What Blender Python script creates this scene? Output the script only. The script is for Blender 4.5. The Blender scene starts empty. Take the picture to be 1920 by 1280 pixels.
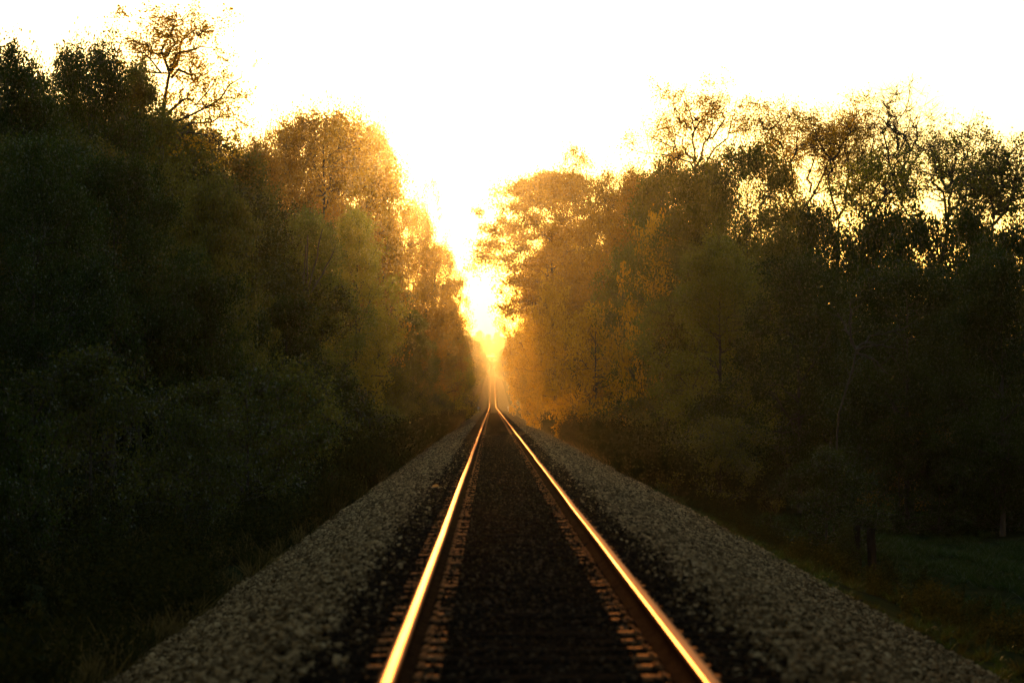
import bpy, bmesh, math, random
import numpy as np
from mathutils import Vector

sc = bpy.context.scene
R = math.radians
COL = sc.collection

# ------------------------------------------------------------------ camera
CAMX, CAMH, FPX = -0.265, 1.294, 4600.0      # focal length in photo pixels
VX, VY = 922.0, 753.0                        # where the level track vanishes in the photo
cam_d = bpy.data.cameras.new('camera')
cam = bpy.data.objects.new('camera', cam_d); COL.objects.link(cam)
cam.location = (CAMX, 0, CAMH)
cam.rotation_euler = Vector((38/FPX, 1, 113/FPX)).to_track_quat('-Z', 'Y').to_euler()
cam_d.sensor_width = 36; cam_d.lens = FPX*36/1920
cam_d.clip_start = 0.5; cam_d.clip_end = 9000
cam_d.dof.use_dof = True; cam_d.dof.focus_distance = 105; cam_d.dof.aperture_fstop = 3.0
sc.camera = cam

# ------------------------------------------------------------------ sky, sun, exposure
SUN_AZ, SUN_EL = R(-2.0), R(6.15)             # a little left of the track, low
sdir = Vector((math.sin(SUN_AZ)*math.cos(SUN_EL), math.cos(SUN_AZ)*math.cos(SUN_EL), math.sin(SUN_EL)))
w = bpy.data.worlds.new('World'); sc.world = w; w.use_nodes = True
nt = w.node_tree; bg = nt.nodes['Background']
sky = nt.nodes.new('ShaderNodeTexSky'); sky.sky_type = 'NISHITA'; sky.sun_disc = False
sky.sun_elevation = SUN_EL; sky.sun_rotation = SUN_AZ
sky.altitude = 100; sky.air_density = 1.5; sky.dust_density = 0.5; sky.ozone_density = 1.0
nt.links.new(sky.outputs[0], bg.inputs[0]); bg.inputs[1].default_value = 0.15
sun_d = bpy.data.lights.new('sun', 'SUN'); sun_d.energy = 3.0; sun_d.angle = R(0.6); sun_d.color = (1.0, 0.54, 0.16)
sun = bpy.data.objects.new('sun', sun_d); COL.objects.link(sun)
sun.rotation_euler = (-sdir).to_track_quat('-Z', 'Y').to_euler()
sc.view_settings.view_transform = 'Standard'; sc.view_settings.look = 'None'
sc.view_settings.exposure = 1.2; sc.view_settings.gamma = 1.0; sc.view_settings.use_curve_mapping = False
HAZE = 0.00003; HAZE_G = 0.957
sc.cycles.use_denoising = True
sc.cycles.max_bounces = 6; sc.cycles.diffuse_bounces = 3; sc.cycles.glossy_bounces = 3
sc.cycles.transmission_bounces = 4; sc.cycles.volume_bounces = 1; sc.cycles.transparent_max_bounces = 4
sc.cycles.sample_clamp_indirect = 6.0

# ------------------------------------------------------------------ helpers
def tag(o, label=None, cat=None, group=None, kind=None):
    for k, v in (('label', label), ('category', cat), ('group', group), ('kind', kind)):
        if v: o[k] = v
    return o

def mk_mesh(name, V, F, mats=(), tint=None, smooth=False, mi=None):
    V = np.asarray(V, np.float32); F = np.asarray(F, np.int32)
    k = F.shape[1]; me = bpy.data.meshes.new(name)
    me.vertices.add(len(V)); me.vertices.foreach_set('co', V.ravel())
    me.loops.add(F.size); me.loops.foreach_set('vertex_index', F.ravel())
    me.polygons.add(len(F)); me.polygons.foreach_set('loop_start', np.arange(0, F.size, k, dtype=np.int32))
    me.polygons.foreach_set('loop_total', np.full(len(F), k, np.int32))
    if smooth: me.polygons.foreach_set('use_smooth', np.ones(len(F), bool))
    for m in mats: me.materials.append(m)
    if mi is not None: me.polygons.foreach_set('material_index', np.asarray(mi, np.int32))
    if tint is not None:
        a = me.attributes.new('tint', 'FLOAT', 'FACE'); a.data.foreach_set('value', np.asarray(tint, np.float32))
    me.update(calc_edges=True)
    return me

def link(name, me, parent=None, loc=(0, 0, 0), rot=(0, 0, 0), scl=(1, 1, 1)):
    o = bpy.data.objects.new(name, me); COL.objects.link(o)
    o.location = loc; o.rotation_euler = rot; o.scale = scl
    if parent: o.parent = parent
    return o

def tubes(P, Rd, sides, cap=False):
    """P (B,n,3) polylines, Rd (B,n) radii -> verts, quads"""
    P = np.asarray(P, float); Rd = np.asarray(Rd, float); B, n, _ = P.shape
    T = np.gradient(P, axis=1); T /= np.linalg.norm(T, axis=2, keepdims=True)+1e-9
    T0 = P[:, -1]-P[:, 0]; T0 = T0/(np.linalg.norm(T0, axis=1, keepdims=True)+1e-9)
    ref = np.where(np.abs(T0[:, 2:3]) > .8, np.array([[1., 0, 0]]), np.array([[0, 0, 1.]]))[:, None, :]
    U = np.cross(T, np.broadcast_to(ref, T.shape)); U /= np.linalg.norm(U, axis=2, keepdims=True)+1e-9
    W = np.cross(T, U)
    a = np.arange(sides)*2*np.pi/sides
    V = P[:, :, None, :]+Rd[:, :, None, None]*(U[:, :, None, :]*np.cos(a)[None, None, :, None]+W[:, :, None, :]*np.sin(a)[None, None, :, None])
    idx = np.arange(B*n*sides).reshape(B, n, sides); nx = np.roll(idx, -1, axis=2)
    F = np.stack([idx[:, :-1], nx[:, :-1], nx[:, 1:], idx[:, 1:]], axis=-1).reshape(-1, 4)
    return V.reshape(-1, 3), F

def cat(parts):
    Vs, Fs, o = [], [], 0
    for V, F in parts:
        Vs.append(V); Fs.append(F+o); o += len(V)
    return np.concatenate(Vs), np.concatenate(Fs)

def newmat(name):
    m = bpy.data.materials.new(name); m.use_nodes = True
    n = m.node_tree.nodes; n.clear()
    return m, n, m.node_tree.links

def ramp(n, L, fac, stops):
    r = n.new('ShaderNodeValToRGB'); e = r.color_ramp.elements
    while len(e) < len(stops): e.new(0.5)
    for el, (p, c) in zip(e, stops): el.position = p; el.color = (*c, 1)
    L.new(fac, r.inputs[0]); return r.outputs[0]

def pmat(name, stops, scale=5, rough=.8, metal=0, bump=.3, detail=6, coord='Object', spec=.3, stretch=None, bscale=None):
    m, n, L = newmat(name)
    out = n.new('ShaderNodeOutputMaterial'); p = n.new('ShaderNodeBsdfPrincipled'); L.new(p.outputs[0], out.inputs[0])
    tc = n.new('ShaderNodeTexCoord'); mp = n.new('ShaderNodeMapping'); L.new(tc.outputs[coord], mp.inputs[0])
    if stretch: mp.inputs['Scale'].default_value = stretch
    t = n.new('ShaderNodeTexNoise'); t.inputs['Scale'].default_value = scale; t.inputs['Detail'].default_value = detail
    L.new(mp.outputs[0], t.inputs[0])
    L.new(ramp(n, L, t.outputs[0], stops), p.inputs['Base Color'])
    p.inputs['Roughness'].default_value = rough; p.inputs['Metallic'].default_value = metal
    p.inputs['Specular IOR Level'].default_value = spec
    if spec < .1 and not metal:
        q = n.new('ShaderNodeBsdfDiffuse'); L.new(p.inputs['Base Color'].links[0].from_socket, q.inputs[0]); n.remove(p); p = q; L.new(p.outputs[0], out.inputs[0])
    if bump:
        b = n.new('ShaderNodeBump'); b.inputs['Strength'].default_value = bump; b.inputs['Distance'].default_value = .03
        t2 = n.new('ShaderNodeTexNoise'); t2.inputs['Scale'].default_value = bscale or scale*3; t2.inputs['Detail'].default_value = 5
        L.new(mp.outputs[0], t2.inputs[0]); L.new(t2.outputs[0], b.inputs['Height']); L.new(b.outputs[0], p.inputs['Normal'])
    return m

def leafmat(name, c1, c2, trans=.45, boost=1.6, rnd=False, c3=None, gloss=.06):
    """c1..c2 colour range between leaves; light also passes through the blade"""
    m, n, L = newmat(name)
    out = n.new('ShaderNodeOutputMaterial')
    at = n.new('ShaderNodeAttribute'); at.attribute_name = 'tint'
    fac = at.outputs['Fac']
    stops = [(0, c1), (1, c2)]
    col = ramp(n, L, fac, stops)
    if rnd:
        oi = n.new('ShaderNodeObjectInfo')
        mx = n.new('ShaderNodeMix'); mx.data_type = 'RGBA'
        col2 = ramp(n, L, fac, [(0, c2), (1, c3)])
        cr = ramp(n, L, oi.outputs['Random'], [(.45, (0, 0, 0)), (.95, (1, 1, 1))])
        L.new(cr, mx.inputs['Factor']); L.new(col, mx.inputs['A']); L.new(col2, mx.inputs['B'])
        col = mx.outputs['Result']
    d = n.new('ShaderNodeBsdfDiffuse'); L.new(col, d.inputs[0])
    g = n.new('ShaderNodeMix'); g.data_type = 'RGBA'; g.blend_type = 'MULTIPLY'; g.inputs['Factor'].default_value = 1
    g.inputs['B'].default_value = (boost*1.15, boost, boost*.55, 1)
    L.new(col, g.inputs['A'])
    t = n.new('ShaderNodeBsdfTranslucent'); L.new(g.outputs['Result'], t.inputs[0])
    mx = n.new('ShaderNodeMixShader'); mx.inputs[0].default_value = trans
    L.new(d.outputs[0], mx.inputs[1]); L.new(t.outputs[0], mx.inputs[2])
    gl = n.new('ShaderNodeBsdfGlossy'); gl.inputs['Roughness'].default_value = .45; gl.inputs[0].default_value = (.9, .9, .9, 1)
    fr = n.new('ShaderNodeFresnel'); fr.inputs[0].default_value = 1.3
    ml = n.new('ShaderNodeMath'); ml.operation = 'MULTIPLY'; ml.inputs[1].default_value = gloss; L.new(fr.outputs[0], ml.inputs[0])
    m2 = n.new('ShaderNodeMixShader'); L.new(ml.outputs[0], m2.inputs[0]); L.new(mx.outputs[0], m2.inputs[1]); L.new(gl.outputs[0], m2.inputs[2])
    L.new(m2.outputs[0], out.inputs[0])
    return m

# leaf and wood colours
M = {}
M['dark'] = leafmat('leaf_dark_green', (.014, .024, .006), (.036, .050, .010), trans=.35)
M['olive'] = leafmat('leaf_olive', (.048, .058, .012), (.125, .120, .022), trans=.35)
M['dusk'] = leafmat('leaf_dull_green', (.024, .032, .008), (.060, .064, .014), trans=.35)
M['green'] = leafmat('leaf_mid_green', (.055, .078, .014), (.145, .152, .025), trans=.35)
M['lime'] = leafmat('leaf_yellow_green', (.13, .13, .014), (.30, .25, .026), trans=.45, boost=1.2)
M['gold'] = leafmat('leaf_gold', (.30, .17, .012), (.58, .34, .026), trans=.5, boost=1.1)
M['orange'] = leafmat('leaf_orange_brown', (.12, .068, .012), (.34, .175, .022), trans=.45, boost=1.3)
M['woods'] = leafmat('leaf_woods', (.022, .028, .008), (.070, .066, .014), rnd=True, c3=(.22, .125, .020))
M['bark'] = pmat('bark', [(.3, (.018, .014, .010)), (.7, (.06, .048, .036))], scale=6, stretch=(1, 1, .25), bump=.6)
M['palebark'] = pmat('pale_bark', [(.3, (.03, .026, .019)), (.7, (.075, .062, .046))], scale=8, stretch=(1, 1, .25), bump=.4)

M['greybark'] = pmat('grey_bark', [(.3, (.024, .021, .017)), (.7, (.055, .048, .038))], scale=8, stretch=(1, 1, .25), bump=.4)

rng = np.random.default_rng(7)

# ------------------------------------------------------------------ terrain
_cy = np.array([-200, 585, 1215, 1290, 1390, 1500, 1900, 2250, 2900])
_cz = np.array([0, 0, 14.0, 14.2, 12.6, 14.5, 32.5, 44, 47])
_yy = np.arange(-200, 2900, 5.0); _zz = np.interp(_yy, _cy, _cz)
_k = np.hanning(15); _k /= _k.sum()
_zs = np.convolve(np.pad(_zz, 7, mode='edge'), _k, mode='valid')
def zprof(y): return np.interp(y, _yy, _zs)
def lat(x, y):
    x = np.asarray(x, float)
    l = np.interp(x, [-400, -60, -22, -9, -6, -3.9, -3.2, 0, 3.6, 4.5, 7, 12, 20, 60, 400],
                     [6, 2, .2, -1.1, -1.7, -1.35, -1.4, -1.5, -1.4, -1.35, -2.2, -2.6, -2.4, 0, 6])
    return l
def zg(x, y): return float(zprof(y)+lat(x, y)+.12*math.sin(x*.7+y*.13)*min(1, max(0, (abs(x)-4)/3)))

M['ground'] = pmat('soil_and_grass', [(.3, (.012, .011, .006)), (.5, (.016, .020, .007)), (.75, (.030, .026, .012))], scale=.9, bump=.8, bscale=14, rough=1, spec=0)
gx = np.concatenate([np.linspace(-400, -40, 12), np.linspace(-36, -9, 14), np.linspace(-8, 8, 33), np.linspace(9, 36, 14), np.linspace(40, 400, 12)])
gy = np.concatenate([np.linspace(-90, 150, 121), np.linspace(155, 700, 80), np.linspace(720, 2600, 120)])
GX, GY = np.meshgrid(gx, gy)
GZ = zprof(GY)+lat(GX, GY)+.12*np.sin(GX*.7+GY*.13)*np.clip((np.abs(GX)-4)/3, 0, 1)
GZ += rng.normal(0, .03, GZ.shape)
def grid_faces(r, c):
    i = np.arange(r*c).reshape(r, c)
    return np.stack([i[:-1, :-1], i[:-1, 1:], i[1:, 1:], i[1:, :-1]], -1).reshape(-1, 4)
ground = link('ground', mk_mesh('ground', np.stack([GX, GY, GZ], -1).reshape(-1, 3), grid_faces(*GX.shape), [M['ground']], smooth=True))
tag(ground, 'dark grassy soil beside the railway embankment', None, None, 'structure')

# ballast bed
BX = np.array([-4.2, -3.65, -2.6, -1.75, -1.35, -1.3, 1.3, 1.35, 1.8, 2.9, 4.3, 4.9])
BZ = np.array([-1.55, -1.20, -.76, -.30, -.215, -.212, -.212, -.215, -.30, -.78, -1.22, -1.6])
def bedz(x): return np.interp(x, BX, BZ)
by = np.concatenate([np.linspace(-85, 200, 286), np.linspace(202, 700, 125), np.linspace(710, 2100, 140)])
X_, Y_ = np.meshgrid(BX, by); Z_ = bedz(X_)+zprof(Y_)
m, n, L = newmat('ballast_gravel')
out = n.new('ShaderNodeOutputMaterial'); p = n.new('ShaderNodeBsdfDiffuse'); L.new(p.outputs[0], out.inputs[0])
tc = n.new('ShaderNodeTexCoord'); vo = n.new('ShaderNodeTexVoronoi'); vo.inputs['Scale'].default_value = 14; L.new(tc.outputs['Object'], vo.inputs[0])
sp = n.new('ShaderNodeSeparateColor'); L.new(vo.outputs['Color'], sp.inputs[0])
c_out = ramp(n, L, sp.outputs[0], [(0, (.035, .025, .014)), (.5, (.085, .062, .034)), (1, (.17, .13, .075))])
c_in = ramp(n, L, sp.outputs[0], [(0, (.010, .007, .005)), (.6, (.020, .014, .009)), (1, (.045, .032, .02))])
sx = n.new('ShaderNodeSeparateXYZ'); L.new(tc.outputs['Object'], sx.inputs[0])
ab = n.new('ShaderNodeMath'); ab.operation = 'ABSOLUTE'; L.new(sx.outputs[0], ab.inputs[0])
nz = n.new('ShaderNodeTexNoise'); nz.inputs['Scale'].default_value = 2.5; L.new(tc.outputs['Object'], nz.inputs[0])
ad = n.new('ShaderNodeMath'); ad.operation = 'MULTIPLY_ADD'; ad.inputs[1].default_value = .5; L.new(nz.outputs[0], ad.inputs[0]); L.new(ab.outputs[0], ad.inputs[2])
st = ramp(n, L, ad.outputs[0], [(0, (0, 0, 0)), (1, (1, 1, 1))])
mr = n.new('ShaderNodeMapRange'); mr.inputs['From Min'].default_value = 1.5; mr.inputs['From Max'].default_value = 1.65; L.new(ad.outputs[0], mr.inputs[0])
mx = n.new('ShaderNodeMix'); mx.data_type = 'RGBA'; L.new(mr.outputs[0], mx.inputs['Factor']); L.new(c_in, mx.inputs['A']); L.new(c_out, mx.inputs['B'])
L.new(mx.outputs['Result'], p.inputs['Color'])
b = n.new('ShaderNodeBump'); b.inputs['Strength'].default_value = 1; b.inputs['Distance'].default_value = .05; b.invert = True
L.new(vo.outputs['Distance'], b.inputs['Height']); L.new(b.outputs[0], p.inputs['Normal'])
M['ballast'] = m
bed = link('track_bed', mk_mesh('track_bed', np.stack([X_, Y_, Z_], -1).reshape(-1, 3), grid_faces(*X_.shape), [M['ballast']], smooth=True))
tag(bed, 'raised stone bed that carries the railway track', None, None, 'structure')

# loose ballast stones near the camera (geometry-node instances, nobody could count them)
def scatter(name, P, rot, scl, idx, protos, label, category):
    """one object: protos instanced on points"""
    c = bpy.data.collections.new(name+'_kinds')
    for i, me in enumerate(protos):
        o = bpy.data.objects.new('%s_kind_%02d' % (name, i), me); c.objects.link(o)
    me = bpy.data.meshes.new(name); me.vertices.add(len(P)); me.vertices.foreach_set('co', np.asarray(P, np.float32).ravel())
    a = me.attributes.new('rot', 'FLOAT_VECTOR', 'POINT'); a.data.foreach_set('vector', np.asarray(rot, np.float32).ravel())
    a = me.attributes.new('scl', 'FLOAT_VECTOR', 'POINT'); a.data.foreach_set('vector', np.asarray(scl, np.float32).ravel())
    a = me.attributes.new('pick', 'INT', 'POINT'); a.data.foreach_set('value', np.asarray(idx, np.int32))
    o = link(name, me)
    g = bpy.data.node_groups.new(name+'_nodes', 'GeometryNodeTree')
    g.interface.new_socket('Geometry', in_out='INPUT', socket_type='NodeSocketGeometry')
    g.interface.new_socket('Geometry', in_out='OUTPUT', socket_type='NodeSocketGeometry')
    n = g.nodes; L = g.links
    gi = n.new('NodeGroupInput'); go = n.new('NodeGroupOutput')
    ci = n.new('GeometryNodeCollectionInfo'); ci.inputs['Collection'].default_value = c
    ci.inputs['Separate Children'].default_value = True; ci.inputs['Reset Children'].default_value = True
    ip = n.new('GeometryNodeInstanceOnPoints'); ip.inputs['Pick Instance'].default_value = True
    def na(nm, ty):
        q = n.new('GeometryNodeInputNamedAttribute'); q.data_type = ty; q.inputs['Name'].default_value = nm; return q.outputs['Attribute']
    er = n.new('FunctionNodeEulerToRotation'); L.new(na('rot', 'FLOAT_VECTOR'), er.inputs[0])
    L.new(gi.outputs[0], ip.inputs['Points']); L.new(ci.outputs[0], ip.inputs['Instance'])
    L.new(na('pick', 'INT'), ip.inputs['Instance Index']); L.new(er.outputs[0], ip.inputs['Rotation']); L.new(na('scl', 'FLOAT_VECTOR'), ip.inputs['Scale'])
    L.new(ip.outputs[0], go.inputs[0])
    md = o.modifiers.new('scatter', 'NODES'); md.node_group = g
    tag(o, label, category, None, 'stuff')
    return o

def stonemat(name, stops):
    m, n, L = newmat(name)
    out = n.new('ShaderNodeOutputMaterial'); p = n.new('ShaderNodeBsdfDiffuse'); L.new(p.outputs[0], out.inputs[0])
    oi = n.new('ShaderNodeObjectInfo')
    tc = n.new('ShaderNodeTexCoord'); t = n.new('ShaderNodeTexNoise'); t.inputs['Scale'].default_value = 2; L.new(tc.outputs['Object'], t.inputs[0])
    a = n.new('ShaderNodeMath'); a.operation = 'MULTIPLY_ADD'; a.inputs[1].default_value = .35; L.new(t.outputs[0], a.inputs[0])
    s = n.new('ShaderNodeMath'); s.operation = 'SUBTRACT'; s.inputs[1].default_value = .17; L.new(oi.outputs['Random'], s.inputs[0]); L.new(s.outputs[0], a.inputs[2])
    L.new(ramp(n, L, a.outputs[0], stops), p.inputs['Color'])
    return m
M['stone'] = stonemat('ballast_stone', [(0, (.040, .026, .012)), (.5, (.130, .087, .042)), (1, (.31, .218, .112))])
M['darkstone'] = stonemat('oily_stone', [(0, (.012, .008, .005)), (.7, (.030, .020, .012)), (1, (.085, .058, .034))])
def stone_protos(mat, k, seed):
    res = []; r = np.random.default_rng(seed)
    for i in range(k):
        bm = bmesh.new(); bmesh.ops.create_icosphere(bm, subdivisions=1, radius=1)
        s = r.uniform(.6, 1.15, 3)
        pl = r.normal(size=(5, 3)); pl /= np.linalg.norm(pl, axis=1, keepdims=True)
        for v in bm.verts:
            q = np.array(v.co)*r.uniform(.85, 1.1)
            for d in pl:                     # broken faces
                h = q@d
                if h > .62: q = q-d*(h-.62)
            v.co = q*s
        me = bpy.data.meshes.new('stone'); bm.to_mesh(me); bm.free(); me.materials.append(mat); res.append(me)
    return res
def stone_points(x0, x1, y0, y1, dens, r):
    N = int((x1-x0)*(y1-y0)*dens)
    x = r.uniform(x0, x1, N); y = r.uniform(y0, y1, N)
    half = 1040/FPX*y+.6
    k = np.abs(x-CAMX) < half
    return x[k], y[k]
def gravel(name, bands, size, mat, seed, label, lift=0.0):
    r = np.random.default_rng(seed); xs, ys, ss = [], [], []
    for (x0, x1, y0, y1, d, k) in bands:
        a, b2 = stone_points(x0, x1, y0, y1, d, r); xs.append(a); ys.append(b2); ss.append(np.full(len(a), k))
    x = np.concatenate(xs); y = np.concatenate(ys); k = np.concatenate(ss); N = len(x)
    z = bedz(x)+zprof(y)+r.uniform(-.012, .035, N)*k+lift
    s = (size*k*r.lognormal(0, .25, N))[:, None]*np.ones((1, 3))
    return scatter(name, np.stack([x, y, z], 1), r.uniform(0, 6.28, (N, 3)), s, r.integers(0, 6, N), stone_protos(mat, 6, seed+1), label, 'gravel')
gravel('ballast_gravel', [(-3.6, -1.42, 9, 40, 520, 1), (1.42, 4.3, 9, 40, 520, 1), (-1.45, -1.28, 9, 90, 300, .95), (1.28, 1.45, 9, 90, 300, .95), (-1.3, -1.05, 9, 90, 90, .9), (1.05, 1.3, 9, 90, 90, .9), (-4.1, -3.5, 9, 60, 90, 1), (4.2, 4.8, 9, 60, 90, 1), (-3.6, -1.42, 40, 90, 230, 1.25), (1.42, 4.3, 40, 90, 230, 1.25),
                          (-3.6, -1.42, 90, 180, 110, 1.6), (1.42, 4.3, 90, 180, 110, 1.6)], .028, M['stone'], 11,
       'loose pale grey ballast stones sloping away on both sides of the track')
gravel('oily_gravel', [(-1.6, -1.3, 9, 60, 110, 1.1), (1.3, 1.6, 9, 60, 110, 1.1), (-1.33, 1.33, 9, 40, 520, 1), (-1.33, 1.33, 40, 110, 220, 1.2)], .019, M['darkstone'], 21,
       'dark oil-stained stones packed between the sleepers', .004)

# ------------------------------------------------------------------ railway track
track = bpy.data.objects.new('railway_track', None); COL.objects.link(track); track.location = (0, 5, 0)
tag(track, 'single straight railway track with shining rails running into the low sun', 'railway track')
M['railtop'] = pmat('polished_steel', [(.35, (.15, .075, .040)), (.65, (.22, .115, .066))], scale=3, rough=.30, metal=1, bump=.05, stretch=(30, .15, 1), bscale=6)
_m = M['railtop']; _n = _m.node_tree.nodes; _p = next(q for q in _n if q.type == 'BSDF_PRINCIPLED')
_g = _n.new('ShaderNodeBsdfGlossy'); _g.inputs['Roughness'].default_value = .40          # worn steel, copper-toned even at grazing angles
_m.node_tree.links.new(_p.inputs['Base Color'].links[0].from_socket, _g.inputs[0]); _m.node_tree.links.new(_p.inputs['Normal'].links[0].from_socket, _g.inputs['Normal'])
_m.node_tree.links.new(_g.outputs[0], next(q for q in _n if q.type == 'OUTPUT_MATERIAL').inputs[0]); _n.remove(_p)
M['rust'] = pmat('rusty_steel', [(.3, (.024, .011, .005)), (.7, (.06, .028, .012))], scale=9, rough=.75, metal=0, spec=.05, bump=.3)
M['plate'] = pmat('rusty_plate', [(.3, (.18, .078, .030)), (.7, (.32, .15, .062))], scale=12, rough=.6, metal=0, spec=.05, bump=.3)
M['timber'] = pmat('creosoted_timber', [(.3, (.007, .005, .0035)), (.7, (.017, .012, .008))], scale=9, rough=1, spec=.04, bump=.9, stretch=(.12, 1, 1), bscale=22)
prof = [(-.070, -.172), (-.070, -.160), (-.020, -.140), (-.010, -.125), (-.010, -.052), (-.034, -.038), (-.037, -.010), (-.033, 0.0004), (-.016, 0.0012),
        (.016, 0.0012), (.033, 0.0004), (.037, -.010), (.034, -.038), (.010, -.052), (.010, -.125), (.020, -.140), (.070, -.160), (.070, -.172)]
ry = np.concatenate([np.linspace(4, 60, 141), np.linspace(61, 260, 130), np.linspace(264, 1450, 240)])
wr = np.random.default_rng(5)
for s in (-1, 1):
    wob = np.interp(ry, np.arange(0, 1500, 6), wr.normal(0, .0045, 250))*np.clip(1.5-ry/120, 0, 1); wob2 = np.interp(ry, np.arange(0, 1500, 9), wr.normal(0, .004, 167))*np.clip(1.5-ry/120, 0, 1)
    V = np.array([[(s*.7525+px+wob[i], ry[i], pz+zprof(ry[i])+wob2[i]) for (px, pz) in prof] for i in range(len(ry))]).reshape(-1, 3)
    k = len(prof); i = np.arange(len(ry)*k).reshape(len(ry), k); nx = np.roll(i, -1, 1)
    F = np.stack([i[:-1], i[1:], nx[1:], nx[:-1]], -1).reshape(-1, 4)
    mi = np.tile([1 if j in (5, 6, 7, 8, 9, 10, 11) else 0 for j in range(k)], len(ry)-1)
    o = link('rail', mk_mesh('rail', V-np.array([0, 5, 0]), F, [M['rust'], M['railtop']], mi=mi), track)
    o['label'] = 'shining %s steel rail with rusty web' % ('left' if s < 0 else 'right')

def box(cx, cy, cz, sx, sy, sz):
    V = np.array([[cx+a*sx/2, cy+b*sy/2, cz+c*sz/2] for a in (-1, 1) for b in (-1, 1) for c in (-1, 1)])
    F = np.array([[0, 1, 3, 2], [4, 6, 7, 5], [0, 4, 5, 1], [2, 3, 7, 6], [0, 2, 6, 4], [1, 5, 7, 3]]); return V, F
def sleeper_mesh(seed):
    r = np.random.default_rng(seed); bm = bmesh.new()
    bmesh.ops.create_cube(bm, size=1)
    for v in bm.verts: v.co = (v.co.x*2.6, v.co.y*.225, v.co.z*.17)
    bmesh.ops.subdivide_edges(bm, edges=[e for e in bm.edges if abs(e.verts[0].co.x-e.verts[1].co.x) > 1], cuts=5)
    for v in bm.verts: v.co += Vector(r.normal(0, .006, 3))
    bmesh.ops.bevel(bm, geom=[e for e in bm.edges if e.calc_face_angle(0) > .8], offset=.012, segments=1, affect='EDGES')
    me = bpy.data.meshes.new('sleeper'); bm.to_mesh(me); bm.free(); me.materials.append(M['timber']); return me
sl = [sleeper_mesh(i) for i in range(5)]
def plate_geo():
    ps = [box(0, 0, 0, .42, .19, .016), box(-.088, 0, .012, .016, .19, .020), box(.088, 0, .012, .016, .19, .020)]
    for a in (-1, 1):
        for b2 in (-1, 1): ps.append(box(a*.098, b2*.055, .018, .034, .026, .014))
        ps.append(box(a*.165, a*.05, .010, .026, .026, .010))
    return cat(ps)
pv, pf = plate_geo(); plate = mk_mesh('tie_plate', pv, pf, [M['plate']])
tr = random.Random(3)
ty = [7.0]
while ty[-1] < 330: ty.append(ty[-1]+.508+tr.gauss(0, .018))
rest_s, rest_p = [], []
first = next(i for i, y in enumerate(ty) if y > 9.5)
for i, y in enumerate(ty):
    j = i-first; x = tr.gauss(0, .025); z = -.272+tr.gauss(0, .005)+float(zprof(y)); rz = tr.gauss(0, .008)
    if 0 <= j < 300:
        so = link('sleeper', sl[i % 5], track, (x, y-5, z), (0, 0, rz))
    else: rest_s.append(box(x, y-5, z, 2.6, .22, .17)); so = None
    for s in (-1, 1):
        if so is not None and j < 150:
            po = link('tie_plate', plate, so, (s*.7525-x, tr.gauss(0, .008), .272-.182+tr.gauss(0, .002)-.006), (0, 0, tr.gauss(0, .02)))
        else: rest_p.append(box(s*.7525, y-5, -.180+float(zprof(y)), .36, .19, .018))
V, F = cat(rest_s); o = link('sleeper', mk_mesh('far_sleepers', V, F, [M['timber']]), track); o['kind'] = 'stuff'
V, F = cat(rest_p); o = link('tie_plate', mk_mesh('far_plates', V, F, [M['plate']]), track); o['kind'] = 'stuff'

# ------------------------------------------------------------------ tree prototypes
def unit(a): return a/(np.linalg.norm(a, axis=-1, keepdims=True)+1e-9)
def leaves(C, size, r, updown=.3):
    N = len(C); d = unit(r.normal(size=(N, 3))+np.array([0, 0, -updown])); q = r.normal(size=(N, 3)); s = unit(np.cross(d, q)); nn = np.cross(d, s)
    l = (size*r.uniform(.65, 1.3, N))[:, None]; wd = l*.36
    V = np.stack([C-d*l*.5, C+s*wd+nn*l*.12, C+d*l*.5, C-s*wd+nn*l*.12], 1).reshape(-1, 3)
    return V, np.arange(N*4).reshape(N, 4)
def wobble(P, amp, r):
    n = P.shape[1]; t = np.linspace(0, 1, n)
    return P+r.normal(size=P.shape)*amp*(np.sin(np.pi*t)**.7)[None, :, None]
def curve(A, B2, n, bow, r):
    """A, B2 (k,3): polylines that leave A rising and bend toward B2"""
    t = np.linspace(0, 1, n)[None, :, None]; A = A[:, None]; B2 = B2[:, None]
    mid = (A+B2)/2+np.array([0, 0, 1])*bow[:, None, None]
    return (1-t)**2*A+2*t*(1-t)*mid+t*t*B2

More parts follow.
